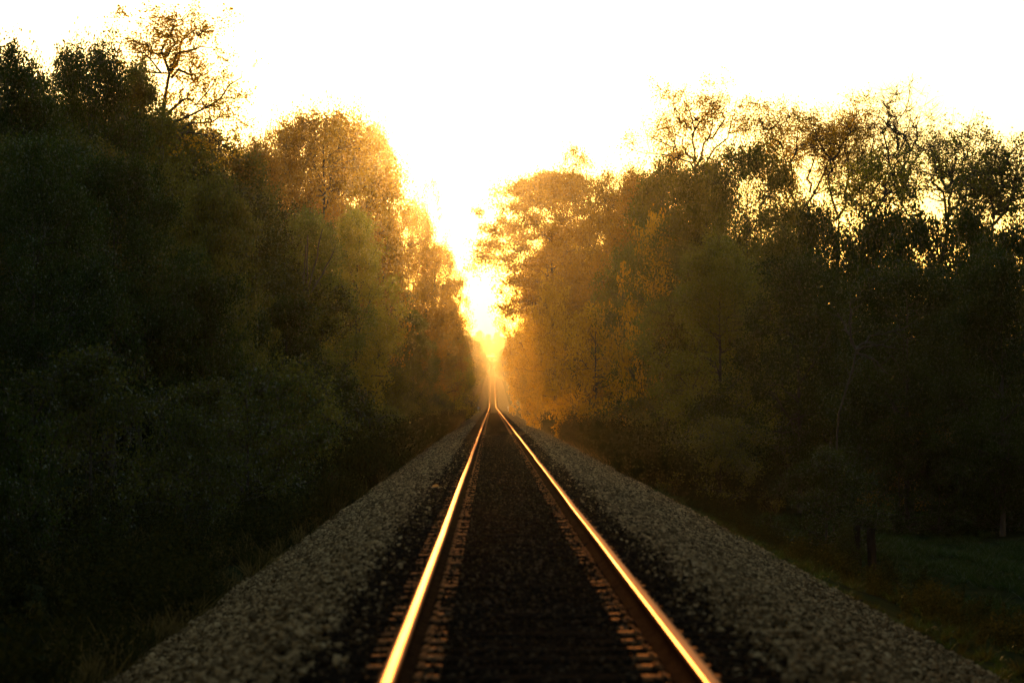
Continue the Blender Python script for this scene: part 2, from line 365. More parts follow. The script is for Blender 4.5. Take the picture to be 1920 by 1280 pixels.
class Proto: pass
def make_tree(seed, H, Rad, base=.25, nclus=150, per=220, leaf=.125, clr=1.0, trunk_r=.17, nlimb=11, shape='oval', lump=.3,
              lean=0, twigs=5, flat=.65, limbs=None, top_open=0, stem=None, scat=.22, t0=.35, limb0=.75):
    r = np.random.default_rng(seed); p = Proto(); p.H, p.R = H, Rad
    zb = base*H
    nT = 12; tt = np.linspace(0, 1, nT)
    trunk_top = H*.9
    T = np.stack([lean*tt**1.5+np.cumsum(r.normal(0, .02*H/nT, nT)), np.cumsum(r.normal(0, .02*H/nT, nT)), tt*trunk_top], 1); T[0, :2] = 0
    if stem is not None:
        q = np.array(stem, float); s_ = np.linspace(0, len(q)-1, nT); T = np.stack([np.interp(s_, np.arange(len(q)), q[:, k]) for k in range(3)], 1)
    Tr = trunk_r*(1-.88*tt)+.25*trunk_r*np.exp(-tt*18)
    def envelope(t):
        if shape == 'oval': return np.clip(np.sin(np.pi*np.clip(t, .02, .985)**.85), 0, 1)**.6
        if shape == 'round': return np.sqrt(np.clip(1-(2*t-.85)**2/1.45, .02, 1))
        if shape == 'vase': return np.clip(.35+.75*t, 0, 1)*np.sqrt(np.clip(1-((t-.62)/.42)**2*(t > .62), .03, 1))
        if shape == 'bush': return np.sqrt(np.clip(1-t**2.2, .02, 1))
        if shape == 'column': return np.clip(1.1-t**2.5, .1, 1)*np.clip(t*6+.5, 0, 1)
    ph = r.uniform(0, 6.28, 8)
    def lumpf(a, t): return 1+lump*(.5*np.sin(3*a+5*t+ph[0])+.5*np.sin(2*a-9*t+ph[1])+.4*np.sin(5*a+13*t+ph[2]))
    # limbs
    if limbs is None:
        zi = zb*limb0+(trunk_top*.93-zb*limb0)*np.linspace(0, 1, nlimb)**.9
        ai = np.arange(nlimb)*2.4+r.uniform(-.5, .5, nlimb)
        te = np.clip((zi-zb)/(H-zb)+r.uniform(.12, .3, nlimb), .05, .97)
        re = Rad*envelope(te)*lumpf(ai, te)*r.uniform(.6, .85, nlimb)
        tx = np.interp(zi, T[:, 2], T[:, 0]); tyy = np.interp(zi, T[:, 2], T[:, 1])
        A = np.stack([tx, tyy, zi], 1); E = np.stack([tx+re*np.cos(ai), tyy+re*np.sin(ai), zb+te*(H-zb)], 1)
        LP = wobble(curve(A, E, 8, r.uniform(-.02, .06, nlimb)*H*.5, r), .03*Rad, r)
        r0 = np.interp(zi, T[:, 2], Tr)*.62
    else:
        LP = []
        for q in limbs:
            q = np.array(q, float); s = np.linspace(0, len(q)-1, 8)
            LP.append(np.stack([np.interp(s, np.arange(len(q)), q[:, k]) for k in range(3)], 1))
        LP = wobble(np.array(LP), .012*H, r); nlimb = len(LP); r0 = np.full(nlimb, trunk_r*.42)
    LR = r0[:, None]*np.linspace(1, .22, 8)[None, :]
    # clusters of foliage
    t = r.uniform(0, 1, nclus)**.9; a = r.uniform(0, 6.283, nclus); rho = r.uniform(0, 1, nclus)**.5
    rr = Rad*envelope(t)*lumpf(a, t)*rho
    Cc = np.stack([lean*t+rr*np.cos(a), rr*np.sin(a), zb+t*(H-zb)*.97], 1)
    if limbs is not None:               # foliage only along the given limbs
        li = r.integers(0, nlimb, nclus); pi = r.uniform(t0, 1.0, nclus)*7; lo = np.floor(pi).astype(int).clip(0, 6); f = (pi-lo)[:, None]
        Cc = LP[li, lo]*(1-f)+LP[li, lo+1]*f+np.clip(r.normal(0, 1, (nclus, 3)), -1.5, 1.5)*np.array([1, 1, .8])*Rad*scat
    anchors = np.concatenate([LP[:, 2:].reshape(-1, 3), T[6:]]); ar = np.concatenate([LR[:, 2:].ravel(), Tr[6:]])
    D = np.linalg.norm(Cc[:, None]-anchors[None], axis=2)+np.where(anchors[None, :, 2] > Cc[:, None, 2], 1.2, 0)
    k = D.argmin(1); Aa = anchors[k]; br = np.minimum(ar[k]*.6, .018+.012*np.linalg.norm(Cc-Aa, axis=1))
    BP = wobble(curve(Aa, Cc, 5, r.uniform(-.1, .25, nclus), r), .08, r); BR = br[:, None]*np.linspace(1, .35, 5)[None]
    cr = clr*r.uniform(.6, 1.3, nclus)
    # twigs and leaves
    tw = np.repeat(np.arange(nclus), twigs); dt = unit(r.normal(size=(len(tw), 3))+np.array([0, 0, .35])+.5*unit(Cc-Cc.mean(0))[tw])
    TE = Cc[tw]+dt*(cr[tw]*r.uniform(.6, 1.25, len(tw)))[:, None]*np.array([1, 1, flat+.2])
    tb = r.uniform(.55, 1, len(tw)); TB = BP[tw, 3]*(1-tb[:, None])+BP[tw, 4]*tb[:, None]
    WP = wobble(curve(TB, TE, 4, r.uniform(-.05, .12, len(tw)), r), .04, r); WR = np.full((len(tw), 1), .0085)*np.linspace(1.2, .5, 4)[None]
    nl = (per*r.uniform(.5, 1.4, nclus)*(1-top_open*t)).astype(int) if limbs is None else (per*r.uniform(.2, 1.8, nclus)).astype(int)
    ci = np.repeat(np.arange(nclus), nl); N = len(ci)
    # two thirds hug the twigs, the rest fill the clump
    wsel = ci*twigs+r.integers(0, twigs, N); s = r.uniform(.25, 1.08, N)[:, None]
    onT = TB[wsel]*(1-s)+TE[wsel]*s+r.normal(0, 1, (N, 3))*cr[ci][:, None]*.17
    fill = Cc[ci]+unit(r.normal(size=(N, 3)))*(cr[ci]*r.uniform(0, 1, N)**.38)[:, None]*np.array([1, 1, flat])
    LC = np.where(r.uniform(size=(N, 1)) < .62, onT, fill)
    LV, LF = leaves(LC, leaf, r)
    ctint = r.uniform(0, 1, nclus)
    tint = np.clip(.55*ctint[ci]+.45*r.uniform(0, 1, N), 0, 1)
    p.trunk = mk_mesh('trunk', *tubes(T[None], Tr[None], 8), [M['bark']], smooth=True)
    parts = [tubes(LP, LR, 6), tubes(BP, BR, 4), tubes(WP, WR, 3)]
    p.branches = mk_mesh('branches', *cat(parts), [M['bark']], smooth=True)
    p.crown = mk_mesh('crown', LV, LF, [M['green']], tint=tint)
    p.raw = (tubes(T[None], Tr[None], 6), parts[0], (LV, LF), tint)
    return p

PR = {}
PR['oak1'] = make_tree(1, 14, 4.6, base=.16, nclus=260, per=300, shape='round', clr=1.1, lump=.2)
PR['oak2'] = make_tree(2, 14, 4.4, base=.12, nclus=260, per=300, shape='oval', clr=1.05, lump=.25)
PR['oak3'] = make_tree(3, 15, 5.0, base=.15, nclus=280, per=290, shape='round', clr=1.05, lump=.25, top_open=.3)
PR['tall1'] = make_tree(4, 17, 3.6, base=.14, nclus=240, per=290, shape='oval', clr=1.0, lump=.25)
PR['tall2'] = make_tree(5, 18, 3.9, base=.16, nclus=250, per=280, shape='column', clr=1.0, lump=.28, top_open=.3)
PR['layer'] = make_tree(6, 20, 6.2, base=.46, nclus=330, per=260, shape='round', clr=1.2, flat=.35, lump=.2, leaf=.15, limb0=1.02)
PR['small1'] = make_tree(7, 7, 3.2, base=.08, nclus=150, per=230, shape='round', clr=.75, trunk_r=.10, leaf=.105)
PR['small2'] = make_tree(8, 8, 2.8, base=.06, nclus=150, per=230, shape='oval', clr=.7, trunk_r=.10, leaf=.105, lump=.4)
PR['golden'] = make_tree(17, 7, 3.2, base=.05, nclus=170, per=120, shape='round', clr=.7, trunk_r=.10, leaf=.13, lump=.4)
PR['airy1'] = make_tree(9, 15, 3.4, base=.38, nclus=110, per=42, shape='vase', clr=.75, twigs=7, trunk_r=.15, leaf=.12, lump=.4, nlimb=13)
PR['airy2'] = make_tree(10, 15, 3.0, base=.33, nclus=120, per=30, shape='vase', clr=.8, twigs=8, trunk_r=.14, leaf=.11, lump=.45, nlimb=14)
PR['airy3'] = make_tree(12, 15, 3.2, base=.30, nclus=130, per=55, shape='oval', clr=.7, twigs=7, trunk_r=.14, leaf=.12, lump=.5, nlimb=13)
PR['bare'] = make_tree(13, 15, 2.4, base=.3, nclus=120, per=5, shape='vase', clr=.9, twigs=9, trunk_r=.13, leaf=.09, lump=.3, nlimb=14)
PR['shrub1'] = make_tree(14, 3.2, 2.0, base=.02, nclus=80, per=170, shape='bush', clr=.5, trunk_r=.05, leaf=.075, nlimb=9)
PR['shrub2'] = make_tree(15, 2.6, 1.7, base=.02, nclus=70, per=150, shape='bush', clr=.45, trunk_r=.04, leaf=.075, nlimb=9, lump=.4)
PR['shrub3'] = make_tree(16, 3.6, 1.9, base=.02, nclus=90, per=150, shape='bush', clr=.42, trunk_r=.05, leaf=.07, nlimb=12, lump=.45)

# ------------------------------------------------------------------ trees as individuals
def wx(px, Z): return CAMX+(px-VX)/FPX*Z
def wz(py, Z): return CAMH+(VY-py)/FPX*Z
def plant(name, pr, px, Z, ytop, wpx, mat, label, category='tree', group=None, rot=0.0, X=None, height=None, bark=None, wood=True):
    p = PR[pr]; x = wx(px, Z) if X is None else X
    g = zg(x, Z)-.1
    H = (wz(ytop, Z)-g) if height is None else height
    sxy = wpx*Z/FPX/(2*p.R*.97); sz = H/p.H
    e = bpy.data.objects.new(name, None); COL.objects.link(e); e.location = (x, Z, g); e.rotation_euler = (0, 0, rot)
    tag(e, label, category, group)
    th = (sxy+sz)/2
    for nm, me in (('trunk', p.trunk), ('branches', p.branches), ('crown', p.crown)):
        if nm != 'crown' and not wood: continue
        o = link(nm, me, e, scl=(sxy, sxy, sz))
        if nm == 'crown' or bark:
            s = o.material_slots[0]; s.link = 'OBJECT'; s.material = M[mat] if nm == 'crown' else M[bark]
    return e

T = 'tree'
# left of the track, near to far
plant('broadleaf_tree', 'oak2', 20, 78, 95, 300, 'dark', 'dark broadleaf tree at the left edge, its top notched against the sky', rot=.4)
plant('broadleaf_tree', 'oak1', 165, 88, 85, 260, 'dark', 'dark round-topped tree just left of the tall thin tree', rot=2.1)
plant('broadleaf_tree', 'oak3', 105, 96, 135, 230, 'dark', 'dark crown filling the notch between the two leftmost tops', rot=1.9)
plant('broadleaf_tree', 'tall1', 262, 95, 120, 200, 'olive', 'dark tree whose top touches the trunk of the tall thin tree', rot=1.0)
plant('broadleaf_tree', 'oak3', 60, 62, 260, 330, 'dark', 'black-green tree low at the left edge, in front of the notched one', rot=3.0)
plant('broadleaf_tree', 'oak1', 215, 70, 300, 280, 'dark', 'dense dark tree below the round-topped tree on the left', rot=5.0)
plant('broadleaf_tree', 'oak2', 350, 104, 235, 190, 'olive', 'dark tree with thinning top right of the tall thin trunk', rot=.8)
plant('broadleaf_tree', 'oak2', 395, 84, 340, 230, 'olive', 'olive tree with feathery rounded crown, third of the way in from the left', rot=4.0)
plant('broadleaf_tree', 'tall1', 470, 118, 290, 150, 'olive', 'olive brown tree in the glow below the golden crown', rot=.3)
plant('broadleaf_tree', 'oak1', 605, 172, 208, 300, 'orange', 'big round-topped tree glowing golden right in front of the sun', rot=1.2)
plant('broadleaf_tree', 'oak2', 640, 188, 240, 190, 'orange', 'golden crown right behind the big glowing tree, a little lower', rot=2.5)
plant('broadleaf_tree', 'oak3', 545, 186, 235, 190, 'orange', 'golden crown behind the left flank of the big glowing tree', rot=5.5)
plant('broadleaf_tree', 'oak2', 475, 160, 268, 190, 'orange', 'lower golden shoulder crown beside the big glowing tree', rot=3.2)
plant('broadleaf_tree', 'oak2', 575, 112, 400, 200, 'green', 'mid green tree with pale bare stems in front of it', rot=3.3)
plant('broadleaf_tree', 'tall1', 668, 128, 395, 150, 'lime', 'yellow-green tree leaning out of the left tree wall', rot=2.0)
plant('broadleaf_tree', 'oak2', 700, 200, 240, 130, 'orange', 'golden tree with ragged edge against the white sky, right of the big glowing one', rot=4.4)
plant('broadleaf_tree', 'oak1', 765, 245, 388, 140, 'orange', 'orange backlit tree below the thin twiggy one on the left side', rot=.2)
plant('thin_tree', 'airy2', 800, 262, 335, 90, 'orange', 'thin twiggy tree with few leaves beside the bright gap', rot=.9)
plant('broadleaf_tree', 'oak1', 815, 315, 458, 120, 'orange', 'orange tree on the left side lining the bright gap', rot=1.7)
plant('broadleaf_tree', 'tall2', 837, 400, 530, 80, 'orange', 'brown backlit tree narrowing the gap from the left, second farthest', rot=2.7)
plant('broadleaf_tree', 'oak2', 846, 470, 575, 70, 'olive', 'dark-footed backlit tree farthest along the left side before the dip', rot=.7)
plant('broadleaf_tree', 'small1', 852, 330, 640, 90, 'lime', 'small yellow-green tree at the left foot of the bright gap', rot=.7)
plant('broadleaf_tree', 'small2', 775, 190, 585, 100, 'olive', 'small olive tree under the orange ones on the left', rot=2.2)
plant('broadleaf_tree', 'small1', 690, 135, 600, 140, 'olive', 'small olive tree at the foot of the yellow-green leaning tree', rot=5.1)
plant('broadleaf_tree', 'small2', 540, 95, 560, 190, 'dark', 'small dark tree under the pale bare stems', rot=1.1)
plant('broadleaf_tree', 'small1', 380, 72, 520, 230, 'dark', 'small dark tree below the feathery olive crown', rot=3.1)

# sparse trees whose limbs show against the sky: limbs follow the real ones
def sparse(name, Z, base, stem, limbs, label, mat, seed, nclus=100, per=45, leaf=.11, clr=.6, Rad=3.0, twigs=6, scat=.22, t0=.35, trunk_r=.16, limb_r=None):
    x = wx(base, Z); g = zg(x, Z)-.1; r = random.Random(seed)
    def loc(pts, d): return [((px-base)/FPX*Z, d*k/max(1, len(pts)-1), wz(py, Z)-g) for k, (px, py) in enumerate(pts)]
    st = loc(stem, 0); st = [(st[0][0]*.3, 0, 0)]+st
    p = make_tree(seed, st[-1][2]+1, Rad, stem=st, limbs=[loc(q, r.uniform(-1.6, 1.6)) for q in limbs], nclus=nclus, per=per, leaf=leaf, clr=clr, twigs=twigs, scat=scat, t0=t0, trunk_r=trunk_r)
    e = bpy.data.objects.new(name, None); COL.objects.link(e); e.location = (x, Z, g); tag(e, label, 'tree')
    for nm, me in (('trunk', p.trunk), ('branches', p.branches), ('crown', p.crown)):
        o = link(nm, me, e)
        if nm == 'crown': o.material_slots[0].link = 'OBJECT'; o.material_slots[0].material = M[mat]
sparse('tall_tree', 100, 300, [(300, 300), (305, 200), (312, 160), (320, 130)],
       [[(320, 130), (345, 100), (375, 75), (395, 65)], [(320, 132), (308, 105), (322, 62), (350, 22)], [(308, 108), (285, 90), (255, 72)], [(320, 145), (345, 140), (365, 133), (385, 140)],
        [(312, 165), (300, 120), (270, 85)], [(310, 240), (345, 215), (390, 198), (440, 150), (452, 132)], [(308, 250), (340, 235), (400, 205), (428, 185)], [(310, 215), (340, 190), (380, 170), (420, 160)],
        [(322, 128), (330, 90), (345, 60), (372, 40)], [(306, 270), (340, 262), (380, 258), (410, 262)], [(312, 105), (330, 60), (322, 35)]],
       'tall thin-crowned tree towering over the dark woods at the upper left', 'gold', 51, nclus=150, per=46, Rad=3.2, clr=.62)
# right of the track
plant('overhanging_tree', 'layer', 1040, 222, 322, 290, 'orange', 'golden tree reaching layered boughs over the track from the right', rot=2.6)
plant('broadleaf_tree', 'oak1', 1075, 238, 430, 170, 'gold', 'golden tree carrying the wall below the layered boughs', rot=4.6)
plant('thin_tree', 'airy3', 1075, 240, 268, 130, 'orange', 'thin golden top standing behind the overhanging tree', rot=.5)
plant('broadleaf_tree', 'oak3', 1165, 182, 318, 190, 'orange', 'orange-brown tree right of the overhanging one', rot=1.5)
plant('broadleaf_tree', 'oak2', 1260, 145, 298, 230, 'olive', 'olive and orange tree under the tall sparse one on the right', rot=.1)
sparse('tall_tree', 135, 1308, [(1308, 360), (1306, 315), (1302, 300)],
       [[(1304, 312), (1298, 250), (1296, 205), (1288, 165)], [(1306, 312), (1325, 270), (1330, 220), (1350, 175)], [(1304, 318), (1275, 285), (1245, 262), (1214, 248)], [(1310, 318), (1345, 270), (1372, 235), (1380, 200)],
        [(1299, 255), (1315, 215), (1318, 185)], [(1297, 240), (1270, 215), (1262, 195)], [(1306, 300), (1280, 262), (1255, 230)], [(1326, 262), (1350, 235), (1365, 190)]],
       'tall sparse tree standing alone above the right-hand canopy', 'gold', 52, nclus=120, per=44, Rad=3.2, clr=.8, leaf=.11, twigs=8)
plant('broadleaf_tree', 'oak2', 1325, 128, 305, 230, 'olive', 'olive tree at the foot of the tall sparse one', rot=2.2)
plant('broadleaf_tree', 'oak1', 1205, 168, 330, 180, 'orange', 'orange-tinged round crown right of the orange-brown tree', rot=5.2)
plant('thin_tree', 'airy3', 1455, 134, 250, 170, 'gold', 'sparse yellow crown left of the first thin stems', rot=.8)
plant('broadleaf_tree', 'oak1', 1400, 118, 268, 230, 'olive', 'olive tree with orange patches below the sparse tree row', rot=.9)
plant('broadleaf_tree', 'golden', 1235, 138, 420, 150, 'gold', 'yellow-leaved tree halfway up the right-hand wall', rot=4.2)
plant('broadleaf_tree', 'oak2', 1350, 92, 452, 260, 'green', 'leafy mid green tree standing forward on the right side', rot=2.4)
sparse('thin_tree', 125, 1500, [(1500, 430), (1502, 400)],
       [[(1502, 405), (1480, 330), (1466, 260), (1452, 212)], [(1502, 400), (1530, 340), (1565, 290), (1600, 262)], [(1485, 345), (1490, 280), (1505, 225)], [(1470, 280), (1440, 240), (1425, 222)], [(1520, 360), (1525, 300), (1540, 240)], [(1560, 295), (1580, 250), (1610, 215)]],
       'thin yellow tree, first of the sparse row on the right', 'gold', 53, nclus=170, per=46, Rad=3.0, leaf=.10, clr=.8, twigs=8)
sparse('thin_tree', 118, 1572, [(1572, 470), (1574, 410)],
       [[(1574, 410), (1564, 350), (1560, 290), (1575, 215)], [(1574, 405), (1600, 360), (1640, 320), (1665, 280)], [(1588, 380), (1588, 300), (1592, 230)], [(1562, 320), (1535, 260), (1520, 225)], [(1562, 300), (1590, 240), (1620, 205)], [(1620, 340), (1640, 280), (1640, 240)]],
       'thin tree with dark crooked stems and arching top in the sparse row', 'gold', 54, nclus=170, per=42, Rad=3.0, leaf=.10, clr=.8, twigs=8)
sparse('thin_tree', 112, 1690, [(1690, 460), (1692, 380)],
       [[(1692, 385), (1690, 320), (1684, 250), (1700, 178)], [(1692, 370), (1715, 290), (1728, 240), (1740, 200)], [(1690, 360), (1668, 290), (1660, 240), (1655, 200)], [(1690, 330), (1702, 260), (1715, 210)], [(1700, 340), (1740, 290), (1760, 250)], [(1686, 280), (1672, 230), (1668, 195)]],
       'nearly bare tree with fine upright twigs, tallest of the sparse row', 'olive', 55, nclus=130, per=6, Rad=2.6, leaf=.09, clr=.8, twigs=8)
sparse('thin_tree', 104, 1660, [(1610, 500), (1640, 400), (1670, 350)],
       [[(1650, 385), (1690, 345), (1712, 320)], [(1640, 400), (1640, 340), (1650, 300)], [(1660, 365), (1670, 330), (1690, 290)], [(1630, 430), (1610, 370), (1600, 340)], [(1670, 350), (1700, 350), (1730, 330)]],
       'dark slanting tree leaning right across the sparse row', 'lime', 56, nclus=110, per=45, Rad=2.8, leaf=.11)
sparse('thin_tree', 98, 1772, [(1765, 500), (1778, 440), (1782, 400)],
       [[(1780, 410), (1782, 340), (1786, 262)], [(1782, 405), (1815, 350), (1850, 290)], [(1780, 415), (1750, 350), (1742, 285)], [(1783, 350), (1800, 300), (1815, 270)], [(1782, 360), (1765, 310), (1762, 275)], [(1800, 380), (1840, 350), (1870, 320)]],
       'forked thin tree near the right edge', 'lime', 57, nclus=160, per=36, Rad=2.8, leaf=.09, clr=.8, twigs=8)
sparse('thin_tree', 92, 1865, [(1850, 520), (1862, 440), (1868, 400)],
       [[(1866, 410), (1872, 350), (1865, 290)], [(1866, 420), (1895, 370), (1905, 300)], [(1862, 440), (1835, 390), (1830, 330)], [(1868, 400), (1900, 380), (1930, 340)], [(1870, 370), (1885, 320), (1890, 285)]],
       'dark thin tree at the right edge', 'olive', 58, nclus=160, per=42, Rad=2.8, leaf=.10)
plant('broadleaf_tree', 'small2', 1528, 101, 385, 170, 'dusk', 'dull green tree under the first thin stems of the sparse row', rot=1.1)
plant('thin_tree', 'airy3', 1622, 116, 285, 180, 'olive', 'leafy thin tree filling in behind the crooked dark stems', rot=1.4)
plant('thin_tree', 'airy3', 1835, 104, 300, 180, 'olive', 'leafy thin tree behind the forked one near the right edge', rot=3.4)
plant('broadleaf_tree', 'small2', 1660, 93, 392, 220, 'dark', 'dark uneven tree behind the slanting thin trunk', rot=.5)
plant('broadleaf_tree', 'small2', 1820, 90, 398, 220, 'dark', 'dark uneven tree between the two trees nearest the right edge', rot=2.5)
plant('broadleaf_tree', 'small1', 1740, 88, 405, 270, 'dark', 'dark clumped tree below the forked thin tree', rot=1.3)
plant('broadleaf_tree', 'small1', 1890, 82, 425, 260, 'dark', 'dark clumped tree low at the right edge', rot=4.3)
plant('broadleaf_tree', 'oak2', 1465, 108, 432, 200, 'olive', 'olive tree between the orange-patched one and the first thin tree', rot=3.0)
plant('broadleaf_tree', 'small1', 1590, 98, 425, 240, 'dark', 'dark round tree under the arching thin tree', rot=2.7)
plant('broadleaf_tree', 'oak1', 1700, 74, 500, 300, 'dark', 'black-green tree mass in the right-hand shade behind the grass clearing', rot=.4)
plant('broadleaf_tree', 'oak2', 1880, 70, 480, 260, 'dark', 'black-green tree mass at the right edge of the picture', rot=1.9)
plant('broadleaf_tree', 'oak3', 1500, 84, 480, 260, 'dark', 'dark tree behind the dead leaning sapling', rot=5.9)
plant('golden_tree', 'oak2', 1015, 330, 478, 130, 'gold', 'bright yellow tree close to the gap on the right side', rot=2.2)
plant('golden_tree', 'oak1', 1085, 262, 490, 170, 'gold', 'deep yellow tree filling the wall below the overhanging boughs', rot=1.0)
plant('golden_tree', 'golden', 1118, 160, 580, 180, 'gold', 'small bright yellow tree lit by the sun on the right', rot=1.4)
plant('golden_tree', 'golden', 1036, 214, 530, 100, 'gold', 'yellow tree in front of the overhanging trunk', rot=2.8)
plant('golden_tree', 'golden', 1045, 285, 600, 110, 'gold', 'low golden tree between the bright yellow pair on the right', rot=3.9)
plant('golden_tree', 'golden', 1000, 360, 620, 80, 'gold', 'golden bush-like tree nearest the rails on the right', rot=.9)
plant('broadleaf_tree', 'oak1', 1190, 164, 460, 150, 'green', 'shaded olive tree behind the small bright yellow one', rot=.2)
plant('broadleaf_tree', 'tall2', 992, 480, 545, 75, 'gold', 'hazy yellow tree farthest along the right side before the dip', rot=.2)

# shrubs crowding the edges
sr = random.Random(12)
for side, lab, grp in ((-1, 'low leafy shrub crowding the left ballast edge', 'shrubs along the left ballast edge'), (1, 'low leafy shrub crowding the right ballast edge', 'shrubs along the right ballast edge')):
    y = 52.0 if side < 0 else 76.0
    while y < 330:
        x = side*(5.6+sr.uniform(0, 1.6)+(1.0 if side > 0 else 0)); p = 'shrub%d' % sr.randint(1, 3); h = sr.uniform(2.2, 4.2)
        mat = sr.choice(['dark', 'dusk', 'dusk', 'olive'] if y < 110 else ['dark', 'dusk', 'olive', 'green']) if not (side > 0 and y > 150) else sr.choice(['olive', 'lime', 'gold'])
        plant('shrub', p, 0, y, 0, sr.uniform(3.0, 4.6)/y*FPX, mat, lab, 'shrub', grp, sr.uniform(0, 6), X=x, height=h)
        y += sr.uniform(3.5, 6.5)*(1+y/180)
plant('shrub', 'shrub3', 170, 46, 665, 330, 'dusk', 'big bramble shrub with seed-head stalks at the lower left', 'shrub', rot=.4)
plant('shrub', 'shrub1', 350, 50, 780, 230, 'dusk', 'rounded shrub right of the big bramble at the lower left', 'shrub', rot=2.0)
plant('shrub', 'shrub2', 20, 40, 760, 260, 'dark', 'dark shrub at the left edge beside the big bramble', 'shrub', rot=1.0)

# ------------------------------------------------------------------ woods behind, one mass
def woods_protos():
    res = []
    for k in ('oak1', 'oak2', 'tall1', 'tall2', 'shrub1', 'shrub3'):
        (tv, tf), (lv, lf), (cv, cf), tint = PR[k].raw
        V, F = cat([(tv, tf), (lv, lf), (cv, cf)]); nb = len(tf)+len(lf)
        mi = np.r_[np.zeros(nb, int), np.ones(len(cf), int)]
        res.append(mk_mesh('woods', V, F, [M['bark'], M['woods']], tint=np.r_[np.zeros(nb), tint], mi=mi))
    return res
wr = np.random.default_rng(31); P, S, RT, K = [], [], [], []
protoH = [14, 14, 17, 18, 3.2, 3.6]
def add_wood(x, y, h, k=None):
    k = int(wr.integers(0, 4)) if k is None else k; P.append((x, y, zg(x, y)-.1)); s = h/protoH[k]; q = wr.uniform(.85, 1.15)
    S.append((s*q, s*q, s)); RT.append((0, 0, wr.uniform(0, 6.28))); K.append(k)
y = 70.0
while y < 2250:
    step = 4.5+y*.012
    near = max(0, (y-400)/200)
    for side in (-1, 1):
        if y < 420:
            xs = np.arange(13.5 if y < 180 else 10.5, 40, 5) if side < 0 else np.arange(13 if y < 200 else 10.5, max(13, min(.105*y, 40)), 5)
        else: xs = np.arange(12.5 if y < 750 else 10.5 if y < 1350 else 9, 36, 6)
        for x in xs:
            xx = side*(x+wr.uniform(-1.5, 1.5)); h = wr.uniform(11, 14.5) if y < 420 else wr.uniform(14, 19.5)
            if y < 110: h = min(h, .105*y+2)
            if side < 0 and 105 < y < 260 and xx < -.125*y: h = min(wr.uniform(16, 18.5), .113*y+2)
            add_wood(xx, y+wr.uniform(-2, 2), h)
    y += step
for x in np.arange(15, 60, 3.2):             # low thicket closing the clearing
    for y in (88, 108, 130): add_wood(x+wr.uniform(-1.5, 1.5)+(y-88)*.1, y+wr.uniform(-4, 4), wr.uniform(3.6, 5.6), 4+int(wr.integers(0, 2)))
for y in np.arange(-12, 62, 5.0):             # the woods go on beside and behind the camera
    for side in (-1, 1):
        for x in (0, 5.5, 11): add_wood(side*(max(7.8, .232*y+(6.5 if y < 12 else 10))+x+wr.uniform(-.5, 1)), y+wr.uniform(-1.5, 1.5), wr.uniform(12, 16))
for x in np.arange(-300, 301, 9):
    for y in (2240, 2300, 2370):
        add_wood(x+wr.uniform(-3, 3), y+wr.uniform(-15, 15), wr.uniform(17, 24))
scatter('woods', np.array(P), np.array(RT), np.array(S), K, woods_protos(), 'hazy woods filling both sides behind the trackside trees', 'woods')

# ------------------------------------------------------------------ weeds and grass
def tuft(seed, nb, h, spread, mat, head=False):
    r = np.random.default_rng(seed)
    A = np.stack([r.normal(0, spread*.3, nb), r.normal(0, spread*.3, nb), np.zeros(nb)], 1)
    E = A+np.stack([r.normal(0, spread, nb), r.normal(0, spread, nb), h*r.uniform(.5, 1.1, nb)], 1)
    t = np.linspace(0, 1, 4); Pp = curve(A, E, 4, r.uniform(.05, .2, nb)*h, r)
    wdt = np.array([.006, .006, .004, .001])*(1 if not head else .8)
    sv = unit(np.cross(E-A, r.normal(size=(nb, 3))))
    V = np.stack([Pp-sv[:, None]*wdt[None, :, None], Pp+sv[:, None]*wdt[None, :, None]], 2)
    i = np.arange(nb*8).reshape(nb, 4, 2); F = np.stack([i[:, :-1, 0], i[:, :-1, 1], i[:, 1:, 1], i[:, 1:, 0]], -1).reshape(-1, 4)
    V = V.reshape(-1, 3); tint = np.repeat(r.uniform(0, 1, nb), 3)
    if head:
        s = r.uniform(.25, 1, (nb, 26)); C = (A[:, None]*(1-s[..., None])+E[:, None]*s[..., None]).reshape(-1, 3)+r.normal(0, .05, (nb*26, 3))
        lv, lf = leaves(C, .06, r); V, F = cat([(V, F), (lv, lf)]); tint = np.r_[tint, r.uniform(0, 1, len(lf))]
    return mk_mesh('tuft', V, F, [mat], tint=tint)
M['weed'] = leafmat('weed_leaf', (.011, .014, .005), (.030, .030, .010), trans=.3, gloss=0)  # leaf colour darkened to stand in for tree shade on the verges
M['dry'] = leafmat('dry_grass', (.04, .033, .016), (.10, .078, .036), trans=.35, gloss=0)
M['lawn'] = leafmat('clearing_grass', (.012, .024, .006), (.026, .046, .010), trans=.3)
wp = [tuft(1, 40, .35, .14, M['weed']), tuft(2, 34, .5, .18, M['weed']), tuft(3, 30, .45, .16, M['dry']), tuft(4, 14, .9, .22, M['weed'], True), tuft(5, 16, 1.2, .25, M['weed'], True), tuft(6, 40, .3, .16, M['lawn'])]
P, S, RT, K = [], [], [], []
def weeds(x0, x1, y0, y1, N, kinds, smin, smax):
    for _ in range(N):
        y = wr.uniform(y0, y1); x = wr.uniform(x0, x1)
        if abs(x-CAMX) > 1040/FPX*y+1: continue
        if -3.55 < x < 4.1: continue
        if math.sin(x*2.1+y*.37)+math.sin(y*.83-x)+wr.normal(0, .5) < -.5: continue      # bare patches
        P.append((x, y, max(zg(x, y), float(bedz(x)+zprof(y)) if -4.2 < x < 4.9 else -99)-.02)); s = wr.uniform(smin, smax); S.append((s, s, s)); RT.append((0, 0, wr.uniform(0, 6.28))); K.append(int(wr.choice(kinds)))
weeds(-9, -3.4, 18, 70, 2600, [0, 1, 2, 2, 3], .5, 1.1)
weeds(-8, -3.4, 70, 220, 2600, [1, 2, 3, 4, 4], .8, 1.7)
